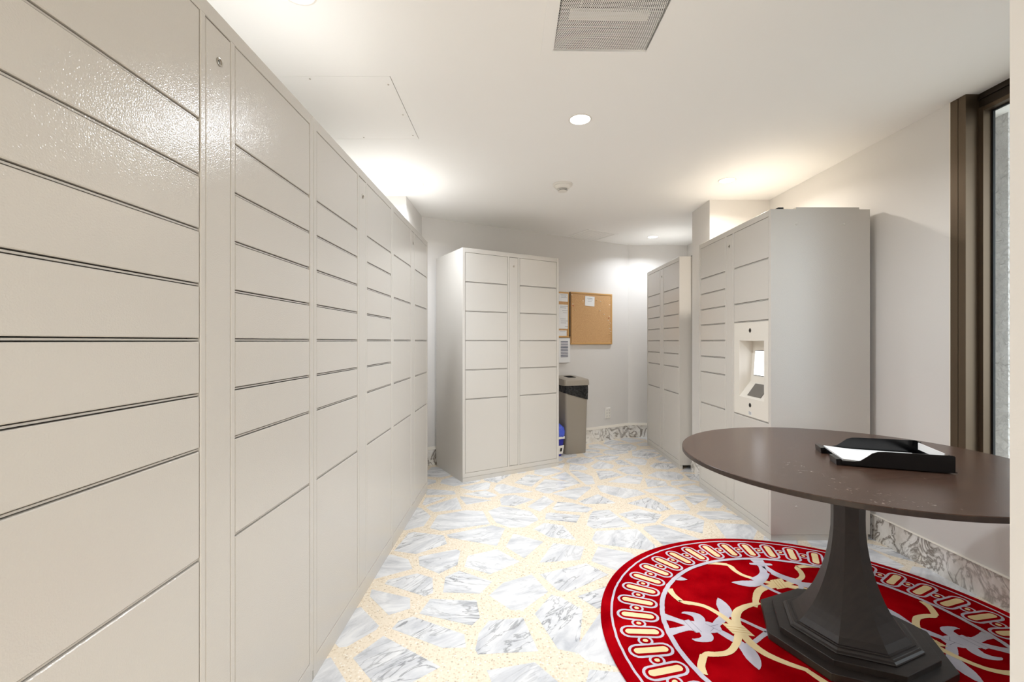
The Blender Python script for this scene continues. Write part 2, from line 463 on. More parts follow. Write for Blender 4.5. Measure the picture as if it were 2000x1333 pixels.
# ------------------------------------------------------------------ baseboards
def baseboard(name, pts, h=0.15, t=0.012, cap=0.0, seg=0.62, top_mat=CAP):
    """marble slabs along a polyline with the room on its left; optional painted cap strip"""
    root = None; n = 0
    for (x0, y0), (x1, y1) in zip(pts[:-1], pts[1:]):
        dx, dy = x1 - x0, y1 - y0; L = hypot(dx, dy); ux, uy = dx / L, dy / L
        if root is None:
            b = MB(); hh = h + cap
            q = (x0, y0)
            b.add([(x0, y0, 0), (x1, y1, 0), (x1, y1, hh), (x0, y0, hh)], [(0, 1, 2, 3)], CAP)
            root = b.build(name, kind='structure')
        k = max(1, round(L / seg)); d = L / k
        for i in range(k):
            b = MB(); g2 = 0.0012
            a0, a1 = i * d + g2, (i + 1) * d - g2
            f = lambda s, off, z: (x0 + ux * s - uy * off, y0 + uy * s + ux * off, z)
            v = [f(a0, 0, 0), f(a1, 0, 0), f(a1, t, 0), f(a0, t, 0), f(a0, 0, h), f(a1, 0, h), f(a1, t, h), f(a0, t, h)]
            b.add(v, [(0, 3, 2, 1), (4, 5, 6, 7), (0, 1, 5, 4), (1, 2, 6, 5), (2, 3, 7, 6), (3, 0, 4, 7)], SLAB)
            b.build('marble_slab', root)
        if cap:
            b = MB()
            v = [f(0, 0, h), f(L, 0, h), f(L, t + 0.004, h), f(0, t + 0.004, h), f(0, 0, h + cap), f(L, 0, h + cap), f(L, t * 0.6, h + cap), f(0, t * 0.6, h + cap)]
            b.add(v, [(0, 3, 2, 1), (4, 5, 6, 7), (0, 1, 5, 4), (1, 2, 6, 5), (2, 3, 7, 6), (3, 0, 4, 7)], top_mat)
            b.build('cap_strip', root)
    return root
baseboard('baseboard_back', [BR, BL], 0.145, 0.014, 0.026, 0.75)
baseboard('baseboard_far', [(2.1, BR[1]), BR], 0.145, 0.014, 0.026, 0.9)
baseboard('baseboard_pillar', [(PC, 3.683), (PC, 4.04)], 0.15, 0.014, 0.0)
baseboard('baseboard_right', [(wx(0.56), 0.565), (wx(3.68), 3.68)], 0.145, 0.010, 0.003, 0.9)

# ------------------------------------------------------------------ parcel lockers
HC = 1.926
M0 = 0.1209
ROWS_S = [2, 1, 1, 1, 1, 1, 1, 2, 5]
ROWS_L = [2, 2, 2, 2, 2, 5]
ROWS_K = [2, 2, 1, 'k', 5]
U = [0.024, 0.427, 0.443, 0.532, 0.548, 0.951]    # door | lock panel | door edges across the width
ZB, ZT = 0.074, 1.888
GAP = 0.0042
_cache = {}
def door_mesh(w_, h_):
    k = (round(w_, 4), round(h_, 4))
    if k not in _cache:
        b = MB(); b.cbox(0, w_, 0, 0.018, 0, h_, PAINT, 0.0018)
        me = bpy.data.meshes.new('door'); me.from_pydata(b.v, [], b.f); me.materials.append(PAINT); me.update()
        _cache[k] = me
    return _cache[k]
def lock_mesh():
    if 'lock' not in _cache:
        b = MB(); n = 20
        for (r0, y0), (r1, y1) in (((0.0098, 0.0), (0.0098, -0.0022)), ((0.0098, -0.0022), (0.0082, -0.003)), ((0.0082, -0.003), (0.0062, -0.003)), ((0.0062, -0.003), (0.0062, -0.0016))):
            v = [(r * cos(2 * pi * k / n), y, r * sin(2 * pi * k / n)) for r, y in ((r0, y0), (r1, y1)) for k in range(n)]
            b.add(v, [(k, (k + 1) % n, n + (k + 1) % n, n + k) for k in range(n)], CHROME)
        b.add([(0.0062 * cos(2 * pi * k / n), -0.0016, 0.0062 * sin(2 * pi * k / n)) for k in range(n)], [tuple(range(n))], CHROME)
        b.box(-0.0007, 0.0007, -0.0021, -0.0014, -0.0046, 0.0046, DARKM)
        b.box(-0.0082, -0.0058, -0.0034, -0.0014, -0.003, 0.001, DARKM)
        me = bpy.data.meshes.new('lock'); me.from_pydata(b.v, [], b.f)
        for m in b.mats: me.materials.append(m)
        me.polygons.foreach_set('material_index', b.mi); me.update()
        _cache['lock'] = me
    return _cache['lock']

def locker(label, x, y, theta, W, D, rows1, rows2, skip_plinth_side=None):
    root = thing('parcel_locker', label, 'locker', (x, y, 0), theta, 'steel parcel lockers')
    k = W / 0.975
    u = [a * k for a in U]
    toe = 0.036
    b = MB()
    # casing
    e = 0.0016
    b.cbox(0, u[0], 0, 0.03, toe, HC, PAINT, e)                   # left stile
    b.cbox(u[5], W, 0, 0.03, toe, HC, PAINT, e)
    b.cbox(u[0] - e, u[5] + e, 0, 0.03, ZT + 0.0015, HC, PAINT, e)      # top rail
    b.cbox(u[0] - e, u[5] + e, 0, 0.03, toe, ZB - 0.0015, PAINT, e)
    b.cbox(u[1], u[2], 0, 0.03, ZB - 0.003, ZT + 0.003, PAINT, e)
    b.cbox(u[3], u[4], 0, 0.03, ZB - 0.003, ZT + 0.003, PAINT, e)
    b.box(0, 0.014, 0.03, D, toe, HC, PAINT)                      # sides
    b.box(W - 0.014, W, 0.03, D, toe, HC, PAINT)
    b.box(0.014, W - 0.014, 0.03, D, HC - 0.014, HC, PAINT)
    b.box(0.014, W - 0.014, 0.03, D, toe, toe + 0.014, PAINT)
    b.box(0.014, W - 0.014, D - 0.01, D, toe + 0.014, HC - 0.014, PAINT)
    yi = 0.11 if 'k' in rows2 else 0.031
    b.box(0.014, W - 0.014, yi, yi + 0.004, toe + 0.014, HC - 0.014, PAINT_DARK)
    body = b.build('casing', root)
    # rows
    for ua, ub, rows in ((u[0], u[1], rows1), (u[4], u[5], rows2)):
        z = ZT
        for r in rows:
            hgt = (5 if r == 'k' else r) * M0
            z0 = z - hgt
            if r == 'k':
                kiosk(root, ua, ub, z0, z)
            else:
                d0 = GAP if z0 > ZB + 0.01 else 0.0
                d1 = GAP if z < ZT - 0.01 else 0.0
                o = link('door', door_mesh(ub - ua - 0.0044, hgt - d0 - d1), root)
                o.location = (ua + 0.0022, 0.0012, z0 + d0)
            if z0 > ZB + 0.01:
                bb = MB(); bb.box(ua, ub, 0.006, 0.030, z0 - 0.0017, z0 + 0.0017, PAINT); bb.build('divider', root)
            z = z0
    bb = MB(); bb.cbox(0, u[3] - u[2] - 0.003, 0, 0.018, 0, ZT - ZB - 0.004, PAINT, 0.0016)
    lp = bb.build('lock_panel', root); lp.location = (u[2] + 0.0015, 0.0004, ZB + 0.002)
    lk = link('lock', lock_mesh(), lp); lk.location = ((u[3] - u[2]) / 2, 0, 1.81 - ZB)
    lk['label'] = 'round steel cam lock'
    # plinth
    bb = MB()
    if skip_plinth_side is None:
        bb.box(0.002, W - 0.002, 0.002, D - 0.01, 0.0, toe - 0.0015, PAINT)
    else:                                                          # the end board of the plinth is missing
        bb.box(0.002, W - 0.002, 0.002, 0.03, 0.0, toe - 0.0015, PAINT)
        bb.box(0.002, 0.02, 0.03, D - 0.01, 0.0, toe - 0.0015, PAINT)
        bb.box(0.02, W - 0.13, D - 0.03, D - 0.01, 0.0, toe - 0.0015, BLACKGAP)
        bb.box(W - 0.17, W - 0.16, 0.03, D - 0.03, 0.0, toe - 0.0015, BLACKGAP)
        bb.box(W - 0.06, W - 0.002, D - 0.03, D - 0.01, 0.0, toe - 0.0015, PAINT)
    bb.build('plinth', root)
    return root

def kiosk(root, ua, ub, z0, z1):
    g1 = GAP
    c = (ua + ub) / 2
    x0, x1 = ua + 0.0022, ub - 0.0022
    zz0, zz1 = z0 + g1, z1 - g1
    r0, r1 = ua + 0.070, ub - 0.048          # recess
    s0, s1 = z0 + 0.119, z0 + 0.484
    yf = 0.0012
    b = MB()
    holes = [(r0, r1, s0, s1)]
    X = [x0, r0, r1, x1]; Z = [zz0, s0, s1, zz1]
    for i in range(3):
        for j in range(3):
            if i == 1 and j == 1: continue
            b.quad((X[i], yf, Z[j]), (X[i + 1], yf, Z[j]), (X[i + 1], yf, Z[j + 1]), (X[i], yf, Z[j + 1]), RECP)
    for p, q in (((x0, zz0), (x1, zz0)), ((x1, zz0), (x1, zz1)), ((x1, zz1), (x0, zz1)), ((x0, zz1), (x0, zz0))):
        b.quad((p[0], yf, p[1]), (p[0], 0.018, p[1]), (q[0], 0.018, q[1]), (q[0], yf, q[1]), RECP)
    kp = b.build('kiosk_panel', root); kp['label'] = 'kiosk panel with a recess for screen and scanner'
    # recess
    b = MB()
    dt, dm, zm = 0.090, 0.072, s0 + 0.098
    i0, i1 = r0 + 0.004, r1 - 0.004
    T = s1 - 0.004
    A = [(r0, yf, s1), (r1, yf, s1), (i1, dt, T), (i0, dt, T)]
    Bm = [(i0, dm, zm), (i1, dm, zm)]
    C = [(r0, yf, s0), (r1, yf, s0)]
    b.quad(A[0], A[3], A[2], A[1], RECP)
    b.quad(A[3], Bm[0], Bm[1], A[2], RECP)
    b.quad(Bm[0], C[0], C[1], Bm[1], RECP)
    b.add([A[0], C[0], Bm[0], A[3]], [(0, 1, 2, 3)], RECP)
    b.add([A[1], A[2], Bm[1], C[1]], [(0, 1, 2, 3)], RECP)
    b.build('recess', kp)
    # screen
    def bk(x, z, off=0.0):
        t = (z - zm) / (T - zm); return (x, dm + (dt - dm) * t - off, z)
    sx0, sx1, sz0, sz1 = r0 + 0.045, r1 - 0.02, z0 + 0.262, z0 + 0.417
    b = MB()
    e = 0.004
    b.quad(bk(sx0 - e, sz0 - e, 0.0015), bk(sx1 + e, sz0 - e, 0.0015), bk(sx1 + e, sz1 + e, 0.0015), bk(sx0 - e, sz1 + e, 0.0015), DARKM)
    b.quad(bk(sx0, sz0, 0.003), bk(sx1, sz0, 0.003), bk(sx1, sz1, 0.003), bk(sx0, sz1, 0.003), SCREEN)
    b.build('touchscreen', kp)['label'] = 'bright white touchscreen'
    # scanner window on the slope
    def sl(x, t, off):
        return (x, dm + (yf - dm) * t - off * 0.8, zm + (s0 - zm) * t + off * 0.6)
    b = MB()
    p0, p1 = r0 + 0.085, r1 - 0.05
    top = [sl(p0, 0.1, 0.004), sl(p1, 0.1, 0.004), sl(p1, 0.86, 0.004), sl(p0, 0.86, 0.004)]
    bot = [sl(p0, 0.1, 0), sl(p1, 0.1, 0), sl(p1, 0.86, 0), sl(p0, 0.86, 0)]
    b.add(top + bot, [(3, 2, 1, 0)] + [(i, (i + 1) % 4, 4 + (i + 1) % 4, 4 + i) for i in range(4)], KEYP)
    b.build('scanner_pad', kp)['label'] = 'grey scanner pad'
    # two round locks
    for zc in (z1 - 0.057, z0 + 0.076):
        b = MB(); n = 20
        for r, y, m in ((0.0135, -0.001, DARKM), (0.0095, -0.0016, CHROME), (0.0075, -0.002, DARKM)):
            b.add([(c + r * cos(2 * pi * k / n), yf + y, zc + r * sin(2 * pi * k / n)) for k in range(n)] +
                  [(c + r * cos(2 * pi * k / n), yf, zc + r * sin(2 * pi * k / n)) for k in range(n)],
                  [tuple(reversed(range(n)))] + [(k, (k + 1) % n, n + (k + 1) % n, n + k) for k in range(n)], m)
        b.build('round_lock', kp)
    b = MB(); zc = z0 + 0.026
    b.box(c - 0.018, c + 0.018, yf - 0.0008, yf, zc - 0.011, zc + 0.011, PAPER)
    for q in range(4): b.box(c - 0.014, c + 0.014, yf - 0.0011, yf, zc - 0.008 + q * 0.005, zc - 0.0058 + q * 0.005, INK)
    b.build('label_sticker', kp)

TL = atan2(0.975, 0.0122)
dxl, dyl = cos(TL), sin(TL)
LA = (-0.690, 0.565)
locker('nearest white parcel locker of the row along the left wall, cut off by the frame', LA[0], LA[1], TL, 0.973, 0.585, ROWS_S, ROWS_S)
locker('middle white parcel locker of the row along the left wall, many thin doors', LA[0] + dxl * 0.975, LA[1] + dyl * 0.975, TL, 0.973, 0.585, ROWS_S, ROWS_S)
locker('farthest white parcel locker of the left row, with fewer and taller doors', LA[0] + dxl * 1.95, LA[1] + dyl * 1.95, TL, 0.975, 0.585, ROWS_L, ROWS_L)
locker('white parcel locker set at a slant against back wall, left of corkboard', -0.404, 3.682, radians(30.6), 0.975, 0.592, ROWS_L, ROWS_L)
ld = locker('narrow looking white parcel locker in the far right alcove behind pillar', 1.514, 5.045, -pi / 2, 0.972, 0.575, ROWS_S, ROWS_S, skip_plinth_side='near')
lr = locker('white parcel locker with touchscreen kiosk standing behind the round table', 1.490, 3.588, atan2(-0.975, 0.0105), 0.976, 0.580, ROWS_S, ROWS_K)
# small fittings of the kiosk locker: side buttons, rear top plate, rear foot
b = MB()
for (yy, zz) in ((0.15, 1.84), (0.43, 1.84), (0.15, 0.196)):
    b.lathe([(0.008, 0), (0.008, 0.002), (0.0055, 0.0035)], 14, PAINT, (0, 0, 0))
    b2 = b.v[-42:]
    b.v[-42:] = [(0.976 + p[2], yy + p[0], zz + p[1]) for p in b2]
b.build('hole_plug', lr)
b = MB(); b.box(0.60, 0.972, 0.15, 0.52, HC, HC + 0.012, PAINT); b.build('top_plate', lr)
b = MB(); b.box(0.925, 0.974, 0.045, 0.075, HC, HC + 0.010, DARKM); b.build('top_bracket', lr)
b = MB(); b.box(0.925, 0.965, 0.12, 0.14, HC, HC + 0.012, DARKM); b.build('top_bracket', ld)

# ------------------------------------------------------------------ window (bronze frame, glass) and the stucco pier outside
win = MB()
y0, y1 = WY0, WY1
xw = wx(2.14)
win.box(xw - 0.004, xw + 0.004, 2.181, 2.186, WSILL, CEIL, CAP)
window = win.build('window_1', kind='structure')
def wpart(name, boxes):
    b = MB()
    for bx in boxes: b.box(*bx)
    return b.build(name, window)
wpart('frame_jamb', [(xw - 0.004, xw + 0.12, 2.145, 2.181, WSILL, CEIL, BRONZE), (xw - 0.004, xw + 0.12, 2.107, 2.142, WSILL, CEIL, BRONZE), (xw, xw + 0.12, 2.140, 2.147, WSILL, CEIL, BRONZE_D)])
wpart('frame_jamb', [(xw - 0.004, xw + 0.12, y0, y0 + 0.07, WSILL, CEIL, BRONZE)])
wpart('frame_head', [(xw + 0.058, xw + 0.12, y0 + 0.07, 2.107, CEIL - 0.066, CEIL, BRONZE_D), (xw + 0.05, xw + 0.062, y0 + 0.07, 2.107, CEIL - 0.03, CEIL - 0.018, BRONZE_D)])
wpart('frame_sill', [(xw - 0.004, xw + 0.12, y0 + 0.07, 2.107, WSILL, WSILL + 0.05, BRONZE)])
wpart('sash', [(xw + 0.056, xw + 0.10, 2.086, 2.107, WSILL + 0.05, CEIL - 0.066, BRONZE), (xw + 0.056, xw + 0.10, y0 + 0.07, y0 + 0.11, WSILL + 0.05, CEIL - 0.066, BRONZE),
               (xw + 0.06, xw + 0.10, y0 + 0.11, 2.086, CEIL - 0.086, CEIL - 0.066, BRONZE), (xw + 0.06, xw + 0.10, y0 + 0.11, 2.086, WSILL + 0.05, WSILL + 0.075, BRONZE)])
wpart('gasket', [(xw + 0.094, xw + 0.104, 2.078, 2.087, WSILL + 0.075, CEIL - 0.086, GASKET), (xw + 0.094, xw + 0.104, y0 + 0.11, 2.08, CEIL - 0.092, CEIL - 0.085, GASKET)])
gl = wpart('glass_pane', [(xw + 0.098, xw + 0.102, y0 + 0.11, 2.08, WSILL + 0.07, CEIL - 0.085, GLASS)])
b = MB(); b.box(2.50, 3.3, 2.27, 2.9, -0.1, 3.6, STUC); b.build('wall_exterior_pier', kind='structure')
b = MB(); b.box(2.3, 8.0, -3.0, 6.0, -0.14, -0.1, plain('outside_paving', rgb(150, 146, 140), 0.9)); b.build('floor_outside', kind='structure')

# ------------------------------------------------------------------ ceiling fittings
def downlight(x, y, label, warm=False, power=1.0, spread=155):
    r = thing('downlight', label, 'ceiling light', (x, y, CEIL), 0, 'recessed downlights')
    b = MB(); b.lathe([(0.060, 0.0), (0.060, -0.0015), (0.058, -0.0028), (0.053, -0.0028), (0.051, -0.0005)], 40, WHITE, cap0=False, cap1=False)
    o = b.build('trim_ring', r); autosmooth(o)
    b = MB(); n = 40
    b.add([(0.0515 * cos(2 * pi * k / n), 0.0515 * sin(2 * pi * k / n), -0.0012) for k in range(n)], [tuple(reversed(range(n)))], LAMPW if warm else LAMP)
    b.build('lens', r)
    ld_ = bpy.data.lights.new('downlight_lamp', 'AREA'); ld_.shape = 'DISK'; ld_.size = 0.095
    ld_.energy = LAMP_W * power; ld_.color = (1.0, 0.93, 0.84) if warm else (0.93, 0.98, 1.05)
    ld_.spread = radians(spread)
    lo = bpy.data.objects.new('downlight_lamp', ld_); COL.objects.link(lo); lo.parent = r; lo.location = (0, 0, -0.006)
    return r
downlight(0.355, 2.347, 'round recessed downlight near the middle of the ceiling, nearest the camera in full view', power=0.8)
downlight(1.545, 3.237, 'warm glowing recessed downlight above the kiosk locker at right', warm=True, power=0.6)
downlight(-0.709, 3.32, 'recessed downlight above the far end of the left locker row', power=0.8)
downlight(1.563, 5.0, 'small farthest recessed downlight over the alcove at the back', power=0.43, spread=145)
downlight(-0.709, 1.49, 'recessed downlight at the top left edge, above nearest locker', power=0.36)
downlight(1.45, 1.45, 'recessed downlight out of sight above the round table', power=0.4)
downlight(-0.55, -1.9, 'added unseen fill light in the lobby ceiling, left one', power=2.6)  # invented fill lamp, brightens the room from behind the camera
downlight(0.35, -1.9, 'added unseen fill light in the lobby ceiling, right one', power=2.6)  # second invented fill lamp, unseen behind the camera

# smoke detector
sd = thing('smoke_detector', 'white round smoke detector on the ceiling beyond the middle downlight', 'smoke detector', (0.373, 3.32, CEIL))
b = MB(); b.lathe([(0.074, 0), (0.074, -0.006), (0.068, -0.012), (0.060, -0.014), (0.056, -0.024), (0.045, -0.034)], 36, WHITE, cap0=False, cap1=False)
o = b.build('base', sd); autosmooth(o, 30)
b = MB(); b.lathe([(0.045, -0.034), (0.034, -0.036), (0.034, -0.041), (0.036, -0.0415), (0.036, -0.045), (0.034, -0.0455), (0.034, -0.050), (0.033, -0.053), (0.012, -0.056), (0.0, -0.056)], 30, WHITE, cap0=False, cap1=False)
o = b.build('cap', sd); autosmooth(o, 30)
b = MB()
for z in (-0.0395, -0.0475): b.lathe([(0.0345, z - 0.0016), (0.0345, z + 0.0016)], 30, DARKM, cap0=False, cap1=False)
b.build('smoke_slot', sd)

# access panel
ap = thing('ceiling_access_panel', 'flush white screwed access panel in the ceiling above left lockers', 'access panel', ((PANEL[0] + PANEL[1]) / 2, (PANEL[2] + PANEL[3]) / 2, CEIL))
b = MB(); hx, hy = (PANEL[1] - PANEL[0]) / 2, (PANEL[3] - PANEL[2]) / 2
b.box(-hx, hx, -hy, hy, 0.0, 0.012, CEILM); b.build('cover', ap)
for sx, sy in ((0.283, -0.24), (0.283, 0.03), (0.283, 0.26), (0.0, 0.285), (-0.05, -0.285), (-0.28, 0.0)):
    b = MB(); b.lathe([(0.0, -0.0016), (0.003, -0.0016), (0.0045, 0.0)], 12, CHROME, (sx, sy, 0), cap0=False, cap1=False); b.build('screw', ap)

# perforated supply vent
def perforated(w_, l_, p, r, mat, name, parent, z):
    """sheet with staggered round holes, real geometry"""
    import numpy as np
    ph = p * math.sqrt(3) / 2
    nx = int(w_ / p); ny = int(l_ / ph)
    x0 = -(nx - 0.5) * p / 2; y0 = -(ny - 1) * ph / 2
    # each hole sits in a hexagonal cell: 6 quads between the cell edge and the hole rim
    a = np.radians(np.arange(6) * 60 + 30)
    R = p / math.sqrt(3)
    ring_o = np.stack([np.cos(a) * R, np.sin(a) * R], 1); ring_i = np.stack([np.cos(a) * r, np.sin(a) * r], 1)
    cs = np.array([(x0 + i * p + (0.5 * p if j % 2 else 0), y0 + j * ph) for j in range(ny) for i in range(nx)])
    V = np.concatenate([cs[:, None, :] + ring_o[None], cs[:, None, :] + ring_i[None]], 1).reshape(-1, 2)
    V = np.clip(V, [-w_ / 2, -l_ / 2], [w_ / 2, l_ / 2])
    V = np.concatenate([V, np.full((len(V), 1), z)], 1)
    base = np.arange(len(cs)) * 12
    k = np.arange(6); kk = (k + 1) % 6
    F = np.stack([k, kk, kk + 6, k + 6], 1)[None] + base[:, None, None]
    F = F.reshape(-1, 4)
    me = bpy.data.meshes.new(name)
    me.vertices.add(len(V)); me.vertices.foreach_set('co', V.ravel())
    me.loops.add(F.size); me.loops.foreach_set('vertex_index', F.ravel().astype('i'))
    me.polygons.add(len(F)); me.polygons.foreach_set('loop_start', np.arange(0, F.size, 4).astype('i'))
    me.update(calc_edges=True); me.validate()
    me.materials.append(mat)
    o = link(name, me, parent)
    return o
vt = thing('ceiling_vent', 'large white perforated air vent in the ceiling at top of picture', 'air vent', ((VENT[0] + VENT[1]) / 2, (VENT[2] + VENT[3]) / 2, CEIL), radians(1.0))
hw, hl = (VENT[1] - VENT[0]) / 2, (VENT[3] - VENT[2]) / 2
b = MB()
fo = 0.045
for sx0, sx1, sy0, sy1 in ((-hw - fo, -hw, -hl - fo, hl + fo * 0.7), (hw, hw + fo, -hl - fo, hl + fo * 0.7), (-hw, hw, hl, hl + fo * 0.7), (-hw, hw, -hl - fo, -hl)):
    b.box(sx0, sx1, sy0, sy1, -0.005, 0.0, CEILM)
b.build('frame', vt)
o = perforated(2 * hw - 0.004, 2 * hl - 0.004, 0.0070, 0.00255, CEILM, 'perforated_sheet', vt, -0.001)
b = MB(); DK = plain('duct_inside', rgb(52, 50, 47), 0.8)
for sx0, sx1, sy0, sy1 in ((-hw + .001, -hw + .004, -hl, hl), (hw - .004, hw - .001, -hl, hl), (-hw, hw, hl - .004, hl - .001), (-hw, hw, -hl + .001, -hl + .004)):
    b.box(sx0, sx1, sy0, sy1, 0.004, 0.16, DK)
b.box(-hw, hw, -hl, hl, 0.16, 0.165, DK)
b.build('duct', vt)
for i in range(7):
    b = MB(); x = -0.11 + i * 0.036
    b.add([(x, -0.28, 0.02), (x, 0.12, 0.02), (x + 0.018, 0.12, 0.075), (x + 0.018, -0.28, 0.075)], [(0, 1, 2, 3)], WHITE); b.build('deflector_blade', vt)
b = MB(); b.box(-0.14, 0.15, 0.125, 0.17, 0.03, 0.04, WHITE); b.build('damper_bar', vt)

# return grille near the back wall
gv = thing('return_air_grille', 'square flush return air grille in the ceiling near the back wall', 'air vent', (0.868, 4.93, CEIL), radians(29.5))
b = MB(); q = 0.178; fo = 0.028
for s_ in ((-q - fo, -q, -q - fo, q + fo), (q, q + fo, -q - fo, q + fo), (-q, q, q, q + fo), (-q, q, -q - fo, -q)):
    b.box(*s_, -0.004, 0.0, CEILM)
b.build('frame', gv)
b = MB(); b.box(-q, q, -q, q, -0.0025, 0, plain('grille_paint', rgb(222, 219, 214), 0.6)); b.build('face_plate', gv)
for i in range(14):
    b = MB(); yy = -q + 0.02 + i * 0.0246
    b.box(-q + 0.012, q - 0.012, yy, yy + 0.012, -0.0036, -0.0024, CEILM); b.build('slat', gv)

# ------------------------------------------------------------------ rug
RX, RY, RR = 1.239, 1.745, 0.879
rug = thing('round_rug', 'round red rug with cream and lavender scrollwork under the table', 'rug', (RX, RY, 0.0))
rj = random.Random(3)
def rugmesh(): return MB()
ZP = 0.0125
b = MB()
b.lathe([(RR - 0.004, 0.001), (RR, 0.005), (RR - 0.002, 0.0095), (RR - 0.012, ZP), (0.5, ZP), (0.001, ZP)], 160, RED, cap0=False, cap1=True)
o = b.build('pile', rug); autosmooth(o, 80)

def catmull(pts, n=8):
    out = []
    P = [pts[0]] + list(pts) + [pts[-1]]
    for i in range(1, len(P) - 2):
        p0, p1, p2, p3 = P[i - 1], P[i], P[i + 1], P[i + 2]
        for k in range(n):
            t = k / n
            out.append(tuple(0.5 * ((2 * b_) + (-a + c) * t + (2 * a - 5 * b_ + 4 * c - d) * t * t + (-a + 3 * b_ - 3 * c + d) * t ** 3) for a, b_, c, d in zip(p0, p1, p2, p3)))
    out.append(tuple(pts[-1]))
    return out
def ribbon(b, pts, z, mat, n=8, jit=0.0006, sharp=False):
    """pts: (a, t, halfwidth) -> flat strip"""
    P = list(pts) if sharp else catmull(pts, n)
    L, R = [], []
    for i, p in enumerate(P):
        q0 = P[max(0, i - 1)]; q1 = P[min(len(P) - 1, i + 1)]
        dx, dy = q1[0] - q0[0], q1[1] - q0[1]; l = hypot(dx, dy) or 1
        nx, ny = -dy / l, dx / l; w_ = max(p[2], 0.0003)
        j = rj.uniform(-jit, jit)
        L.append((p[0] + nx * (w_ + j), p[1] + ny * (w_ + j), z)); R.append((p[0] - nx * (w_ - j), p[1] - ny * (w_ - j), z))
    m_ = len(P)
    b.add(L + R, [(i, m_ + i, m_ + i + 1, i + 1) for i in range(m_ - 1)], mat)
def stadium(cx, cy, hl_, hw_, n=8, jit=0.0005):
    out = []
    for k in range(n + 1):
        a = -pi / 2 + pi * k / n; out.append((cx + hl_ - hw_ + hw_ * cos(a) + rj.uniform(-jit, jit), cy + hw_ * sin(a) + rj.uniform(-jit, jit)))
    for k in range(1, 6): out.append((cx + (hl_ - hw_) * (1 - 2 * k / 6), cy + hw_ + rj.uniform(-jit, jit)))
    for k in range(n + 1):
        a = pi / 2 + pi * k / n; out.append((cx - hl_ + hw_ + hw_ * cos(a) + rj.uniform(-jit, jit), cy + hw_ * sin(a) + rj.uniform(-jit, jit)))
    for k in range(1, 6): out.append((cx - (hl_ - hw_) * (1 - 2 * k / 6), cy - hw_ + rj.uniform(-jit, jit)))
    return out
def fill(b, poly, z, mat): b.add([(x, y, z) for x, y in poly], [tuple(range(len(poly)))], mat)
DZ = 0.00035
def ringmesh(name, r, hw_, z, mat):
    b = MB(); n = 220
    vi = []; vo = []
    for k in range(n):
        a = 2 * pi * k / n
        j = rj.uniform(-0.0012, 0.0012)
        vi.append(((r - hw_ + j) * cos(a), (r - hw_ + j) * sin(a), z)); vo.append(((r + hw_ + j) * cos(a), (r + hw_ + j) * sin(a), z))
    b.add(vi + vo, [(k, n + k, n + (k + 1) % n, (k + 1) % n) for k in range(n)], mat)
    return b.build(name, rug)
ringmesh('ring_line', 0.833, 0.0048, ZP + DZ * 2, LAV)
ringmesh('ring_line', 0.624, 0.0100, ZP + DZ * 7, LAV)
NO = 43
for k in range(NO):
    a = radians(177.5) + 2 * pi * k / NO
    b = MB()
    fill(b, stadium(0.727, 0, 0.086, 0.0370), ZP + DZ * 2, LAV)
    fill(b, stadium(0.727, 0, 0.0755, 0.0265), ZP + DZ * 3, RED)
    fill(b, stadium(0.727, 0, 0.0655, 0.0150), ZP + DZ * 4, CREAM)
    b.build('oval_motif', rug).rotation_euler = (0, 0, a)
    b = MB()
    fill(b, stadium(0.729, 0, 0.0295, 0.0240), ZP + DZ, LAV)
    fill(b, stadium(0.729, 0, 0.0205, 0.0170), ZP + DZ * 2.5, RED)
    fill(b, stadium(0.729, 0, 0.0100, 0.0085), ZP + DZ * 3.5, CREAM)
    b.build('link_motif', rug).rotation_euler = (0, 0, a + pi / NO)

